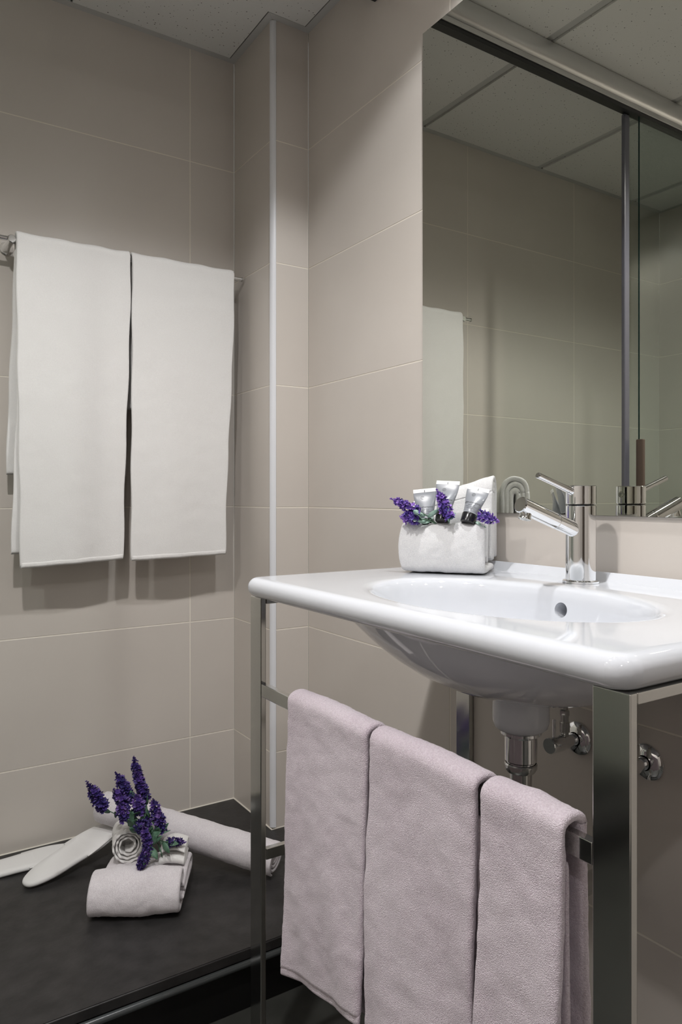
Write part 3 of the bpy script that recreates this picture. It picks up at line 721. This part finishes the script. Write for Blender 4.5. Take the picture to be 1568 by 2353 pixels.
# back panel: inverted nested folds that lean a little
for k, (bf, bb, ht) in enumerate(((.098, .148, .151), (.1065, .1395, .141), (.115, .131, .131), (.052, .090, .102))):
    rb = (bb - bf) / 2; cb = (bb + bf) / 2
    path = [(bf, .0165), (bf, ht * .5), (bf + .002, ht - rb)] + arc(cb + .001, ht - rb, rb - .001, 180, 0, 8) + [(bb, ht * .5), (bb, .021)]
    sheet('back_fold', path, .150, .0096, pframe(-.018 if k < 3 else 0, .142, .050), 'towel_bright', pk, ds=.003, dw=.004, amp=.0011, nscale=70, seed=31 + k)
def shampoo(ca, cb, ch, ta, tb_, th_, wtop, lab, seed, rot=0):
    c = PL(ca, cb, ch); t = PL(ta, tb_, th_); ax = (t - c).normalized(); Ln = (t - c).length
    side = E1 - ax * E1.dot(ax); side.normalize(); side = Matrix.Rotation(rot, 3, ax) @ side; fro = ax.cross(side).normalized()
    if fro.dot(NN) > 0: fro = -fro
    e = empty('shampoo_tube', c, lab, 'toiletry tube', 'gel shampoo tubes in the towel pocket')
    cap_h = .0165; R0 = .0130
    lathe('cap', [(0, 0), (0, .0118), (.0012, .0130), (cap_h - .001, .0137), (cap_h, .0132), (cap_h, 0)], c, ax, 'cap', e, 32)
    n = 40
    def S(u, h):      # u angle from front (radians), h 0..1 body
        k = smoothstep(0, 1, h); rx = R0 * (1 - k) + (wtop / 2) * k; ry = R0 * (1 - k) ** 1.0 + .0012 * k
        return c + ax * (cap_h + (Ln - cap_h - .007) * h) + side * rx * math.sin(u) + fro * ry * math.cos(u)
    vs, fs = [], []; H = 16
    for i in range(H + 1):
        for k in range(n): vs.append(S(2 * PI * k / n, i / H))
    for i in range(H):
        for k in range(n): fs.append((i * n + k, i * n + (k + 1) % n, (i + 1) * n + (k + 1) % n, (i + 1) * n + k))
    fs.append(tuple(range(n)))
    tbody = unparent_space(link('tube_body', mesh_from('tube_body', vs, fs), 'tube', smooth=True), e)
    bm = box_bm(-wtop / 2, wtop / 2, -.0009, .0009, 0, .0072, .0004, 1)
    me = bm_mesh('crimped_end', bm); me.transform(Matrix.Translation(c + ax * (Ln - .0072)) @ Matrix((side, -fro, ax)).transposed().to_4x4())
    cend = unparent_space(link('crimped_end', me, 'crimp'), e)
    bm = box_bm(-.0006, .0006, -.0011, .0011, .0005, .0045)
    me = bm_mesh('eye_mark', bm); me.transform(Matrix.Translation(c + ax * (Ln - .0072)) @ Matrix((side, -fro, ax)).transposed().to_4x4())
    link('eye_mark', me, 'print').parent = cend
    # printed lettering wrapped on the tube
    def wrap(me, h0):
        for v in me.vertices:
            x, y = v.co.x, v.co.y; h = h0 + y / (Ln - cap_h - .007)
            k = smoothstep(0, 1, h); rx = R0 * (1 - k) + (wtop / 2) * k
            u = math.asin(max(-.98, min(.98, x / rx)))
            p = S(u, h); nrm = (side * math.sin(u) * .5 + fro * math.cos(u)).normalized(); v.co = p + nrm * (.00025 + v.co.z)
        me.update()
    def text(s, size, h0, name):
        cu = bpy.data.curves.new('txt', 'FONT'); cu.body = s; cu.size = size; cu.align_x = 'CENTER'; cu.extrude = .00003
        to = bpy.data.objects.new('txt', cu); COL.objects.link(to); bpy.context.view_layer.update()
        me = bpy.data.meshes.new_from_object(to.evaluated_get(bpy.context.evaluated_depsgraph_get())); bpy.data.objects.remove(to)
        bm = bmesh.new(); bm.from_mesh(me); bmesh.ops.subdivide_edges(bm, edges=[q for q in bm.edges if q.calc_length() > .003], cuts=2); bm.to_mesh(me); bm.free()
        me.materials.clear(); wrap(me, h0); o = link(name, me, 'print'); o.parent = tbody
    text('gel-shampoo', .0052, .40, 'lettering'); text('hair & body', .0026, .30, 'lettering'); text('champu y gel de bano', .0022, .23, 'lettering'); text('gel & shampoo', .0022, .16, 'lettering')
    # round emblem: ring with slanted strokes
    vs, fs = [], []
    for k in range(24):
        a_ = 2 * PI * k / 24
        for r_ in (.0027, .0033): vs.append((r_ * math.cos(a_), r_ * math.sin(a_), 0))
    for k in range(24): fs.append((k * 2, k * 2 + 1, ((k + 1) % 24) * 2 + 1, ((k + 1) % 24) * 2))
    for sx in (-.0011, .0006):
        i = len(vs); vs += [(sx - .0009, -.0020, 0), (sx - .0003, -.0020, 0), (sx + .0012, .0020, 0), (sx + .0006, .0020, 0)]; fs.append((i, i + 1, i + 2, i + 3))
    me = mesh_from('emblem', [(v[0] - .0045, v[1], v[2]) for v in vs], fs); wrap(me, .80); link('emblem', me, 'print').parent = tbody
    return e
shampoo(.1145, .000, .0895, .1305, .027, .152, .040, 'grey gel shampoo tube nearest the tap in the towel pocket', 1)
shampoo(.0700, .000, .0910, .0740, .030, .164, .043, 'grey gel shampoo tube in the middle of the towel pocket', 2)
shampoo(.0400, .010, .0780, .0300, .028, .150, .042, 'grey gel shampoo tube behind the upper lavender flowers in the towel pocket', 3, .12)
def sprig(lab, spikes, base, seed, nl):
    e = empty('lavender_sprig', base, lab, 'lavender', 'lavender sprigs in the towel pocket')
    for k, (st, tp, rad) in enumerate(spikes): add_spike(e, base, st, tp, 0, seed + k, 'petal_bright', LEAFP, nl, rad, .16)
    return e
sprig('violet lavender sprig pointing up and away from the tap in the towel pocket', [(PL(.0300, -.006, .108), PL(-.020, -.010, .131), .0105)], PL(.060, .004, .086), 41, 4)
sprig('pale violet lavender sprig drooping over the front of the towel pocket', [(PL(.031, -.013, .096), PL(.000, -.016, .100), .0115)], PL(.058, .000, .088), 51, 3)
sprig('violet lavender sprig upright between two shampoo tubes', [(PL(.088, -.016, .098), PL(.064, -.012, .146), .0105)], PL(.083, -.008, .089), 61, 3)
sprig('violet lavender sprig on the tap side of the towel pocket', [(PL(.136, -.008, .104), PL(.168, -.010, .094), .0095)], PL(.118, .012, .090), 71, 1)

# ------------------------------------------------------------------ things on the shower tray
TO = Vector((.388, 1.588, TRAY + .003)); T1 = Vector((.17, -.091, 0)).normalized(); TN = Vector((.091, .17, 0)).normalized()
def TL(a, b, h): return TO + T1 * a + TN * b + Vector((0, 0, h))
ft = empty('folded_bath_towel', TL(.1, .1, 0), 'mauve white towel folded into a flat pocket on the black shower tray', 'towel')
def tframe(a0, a1, bow=0):
    def fr(p, q, s, u):
        a = a0 + (a1 - a0) * s
        return TL(a, p + bow * math.sin(s * PI), q * (1 - .06 * math.cos(s * 2 * PI)) + .002 * math.sin(s * 9))
    return fr
sheet('front_fold', [(.130, .008), (.060, .0075), (.022, .008), (.008, .015), (.003, .030), (.006, .048), (.018, .066), (.036, .076), (.056, .078), (.066, .073), (.068, .062), (.060, .056), (.045, .052)], .195, .014, tframe(-.002, .193, -.004), 'towel_mauve', ft, ds=.003, dw=.004, amp=.0015, nscale=60, seed=101)
sheet('back_fold', [(.030, .026), (.10, .024), (.17, .020), (.186, .022), (.192, .033), (.186, .045), (.16, .052), (.10, .056), (.045, .046)], .186, .013, tframe(.012, .198), 'towel_mauve', ft, ds=.004, dw=.005, amp=.0014, nscale=55, seed=102)
sheet('inner_fold', [(.172, .034), (.120, .037), (.05, .035)], .180, .009, tframe(.018, .200), 'towel_mauve', ft, ds=.004, dw=.005, amp=.001, seed=103)
# small folded cloth lying on the right of it
fc2 = empty('folded_wash_cloth', TL(.16, .13, .06), 'small white wash cloth folded flat on the mauve towel beside the lavender', 'cloth')
sheet('folded_layers', [(.178, .068), (.120, .066), (.100, .069), (.096, .0745), (.100, .080), (.12, .083), (.170, .084), (.180, .090), (.170, .096), (.12, .097), (.100, .095)], .058, .0055, tframe(.133, .191), 'towel', fc2, ds=.003, dw=.004, amp=.0008, seed=105)
def spiral(r0, r1, turns, start=0, wob=0):
    pts = []; n = int(turns * 20)
    for k in range(n + 1):
        a = start + 2 * PI * turns * k / n; r = r0 + (r1 - r0) * k / n; pts.append((r * math.cos(a), r * math.sin(a) * (1 - .0)))
    return pts
def roll(name, c0, c1, r1, r0, turns, t, m, lab, cat, seed, flat=1.0, start=0, group=None, wavy=0):
    c0, c1 = Vector(c0), Vector(c1); ax = (c1 - c0).normalized(); Ln = (c1 - c0).length
    u = Vector((0, 0, 1)); u = (u - ax * u.dot(ax)).normalized(); v = ax.cross(u)
    e = empty(name, c0.lerp(c1, .5), lab, cat, group)
    def fr(p, q, s, w_):
        edge = wavy * math.sin(w_ * 2 * PI * turns * 9) * (1 - smoothstep(0, .25, s))
        return c0 + ax * (s * Ln + edge + .006 * (1 - w_) * (1 if s < .5 else -1)) + v * p + u * q * flat
    sheet('rolled_cloth', spiral(r0, r1, turns, start), Ln, t, fr, m, e, ds=.0035, dw=.006, amp=.0016, nscale=38, seed=seed)
    return e
# rolled wash cloth on top of the folded towel, spiral end towards the room
cc = TL(.062, .118, .1005); 
roll('rolled_wash_cloth', cc, cc + TN * .095 + T1 * (-.022) + Vector((0, 0, -.006)), .0355, .013, 3.2, .0042, 'towel', 'small white wash cloth rolled into a spiral lying on the mauve towel', 'cloth', 111, 1.0, start=-PI / 2 - .6, wavy=.0024)
# long rolled towel
roll('rolled_bath_towel', (.818, 1.542, TRAY + .0405), (.512, 1.930, TRAY + .100), .0400, .009, 3.3, .0066, 'towel_mauve', 'long white rolled towel lying across the shower tray towards the back wall', 'towel', 121, .93, start=-PI / 2 - .5 - 2 * PI * 3.3)
# slippers
def slipper(loc, rz, tilt, lab):
    e = empty('slipper', loc, lab, 'slipper', 'white slippers on the shower tray')
    n = 48; Ls, W = .275, .048
    def outline(t):
        a = 2 * PI * t; x = math.cos(a) * Ls / 2; s_ = math.sin(a)
        w_ = W * (1 - .16 * math.exp(-((x + .02) / .05) ** 2) - .12 * (x < 0) * smoothstep(0, -.13, x))
        return x, math.copysign(abs(s_) ** .8, s_) * w_
    vs, fs = [], []
    lv = [(.88, 0), (.97, .0015), (1, .005), (.98, .009), (.92, .0115), (.6, .012)]
    for k_, z in lv:
        for k in range(n):
            x, y = outline(k / n); vs.append((x * (1 - (1 - k_) * .4) if k_ > .65 else x * k_, y * k_, z))
    for i in range(len(lv) - 1):
        for k in range(n): fs.append((i * n + k, i * n + (k + 1) % n, (i + 1) * n + (k + 1) % n, (i + 1) * n + k))
    fs.append(tuple(reversed(range(n)))); fs.append(tuple(range((len(lv) - 1) * n, len(lv) * n)))
    link('sole', mesh_from('sole', vs, fs), 'slipper', e, smooth=True)
    # flattened upper over the toe half
    vs, fs = [], []; nu, nv = 14, 16
    for i in range(nu + 1):
        x = .005 + (Ls / 2 - .008) * i / nu
        wmax = W * math.sqrt(max(0, 1 - (x / (Ls / 2)) ** 2)) ** .8 * .985
        hh_ = .0065 * (1 - (i / nu) ** 3) * smoothstep(-.2, .6, i / nu) + .0008
        for j in range(nv + 1):
            a = PI * j / nv; vs.append((x, math.cos(a) * wmax, .0085 + hh_ * math.sin(a) ** .6))
    for i in range(nu):
        for j in range(nv):
            q = i * (nv + 1) + j; fs.append((q, q + 1, q + nv + 2, q + nv + 1))
    me = mesh_from('upper', vs, fs); bm = bmesh.new(); bm.from_mesh(me); bmesh.ops.recalc_face_normals(bm, faces=bm.faces); bmesh.ops.solidify(bm, geom=bm.faces[:], thickness=.0022); bm.to_mesh(me); bm.free()
    link('upper', me, 'slipper', e, smooth=True)
    e.rotation_euler = (tilt[0], tilt[1], rz); return e
slipper((.318, 1.925, TRAY + .001), .05, (0, 0), 'white slipper lying flat on the shower tray along the back wall')
slipper((.425, 1.862, TRAY + .0240), .42, (.06, -.15), 'white slipper propped up beside the rolled towels')

# lavender bunch
lb = empty('lavender_bunch', (.525, 1.655, TRAY + .09), 'bunch of dark purple lavender with green leaves lying on the rolled cloth', 'lavender')
BASE = Vector((.545, 1.640, TRAY + .110))
def atY(px, py, Y):
    r = (px - 784) / 1675.1; s, c = math.sin(.5751), math.cos(.5751); k = Y / (-r * s + c)
    return Vector(((r * c + s) * k, Y, ZC + (1139.7 - py) / 1675.1 * k))
SP = [((322, 1800), (307, 1740), 1.74, 0.0118, -.18), ((335, 1838), (312, 1772), 1.70, 0.0136, -.05), ((300, 1832), (266, 1776), 1.70, 0.0130, -.18), ((240, 1858), (200, 1798), 1.68, 0.0142, -.15),
      ((292, 1855), (262, 1815), 1.67, 0.0142, -.08), ((286, 1885), (276, 1845), 1.65, 0.0124, .05), ((322, 1868), (314, 1828), 1.66, 0.0136, .08), ((362, 1885), (352, 1838), 1.66, 0.0130, .0),
      ((372, 1910), (366, 1865), 1.64, 0.0124, .05), ((312, 1908), (345, 1885), 1.62, 0.0136, -.18), ((342, 1950), (330, 1898), 1.60, 0.0112, .02), ((335, 1968), (320, 1996), 1.575, 0.0118, .06), ((345, 1945), (322, 1985), 1.585, 0.0106, .1), ((385, 1935), (424, 1935), 1.60, 0.0100, .05)]
for k, (a_, b_, Y, rad, br) in enumerate(SP):
    add_spike(lb, BASE, atY(*a_, Y), atY(*b_, Y), 0, 200 + k, 'petal', LEAF, 5 if k < 9 else 4, rad, br)
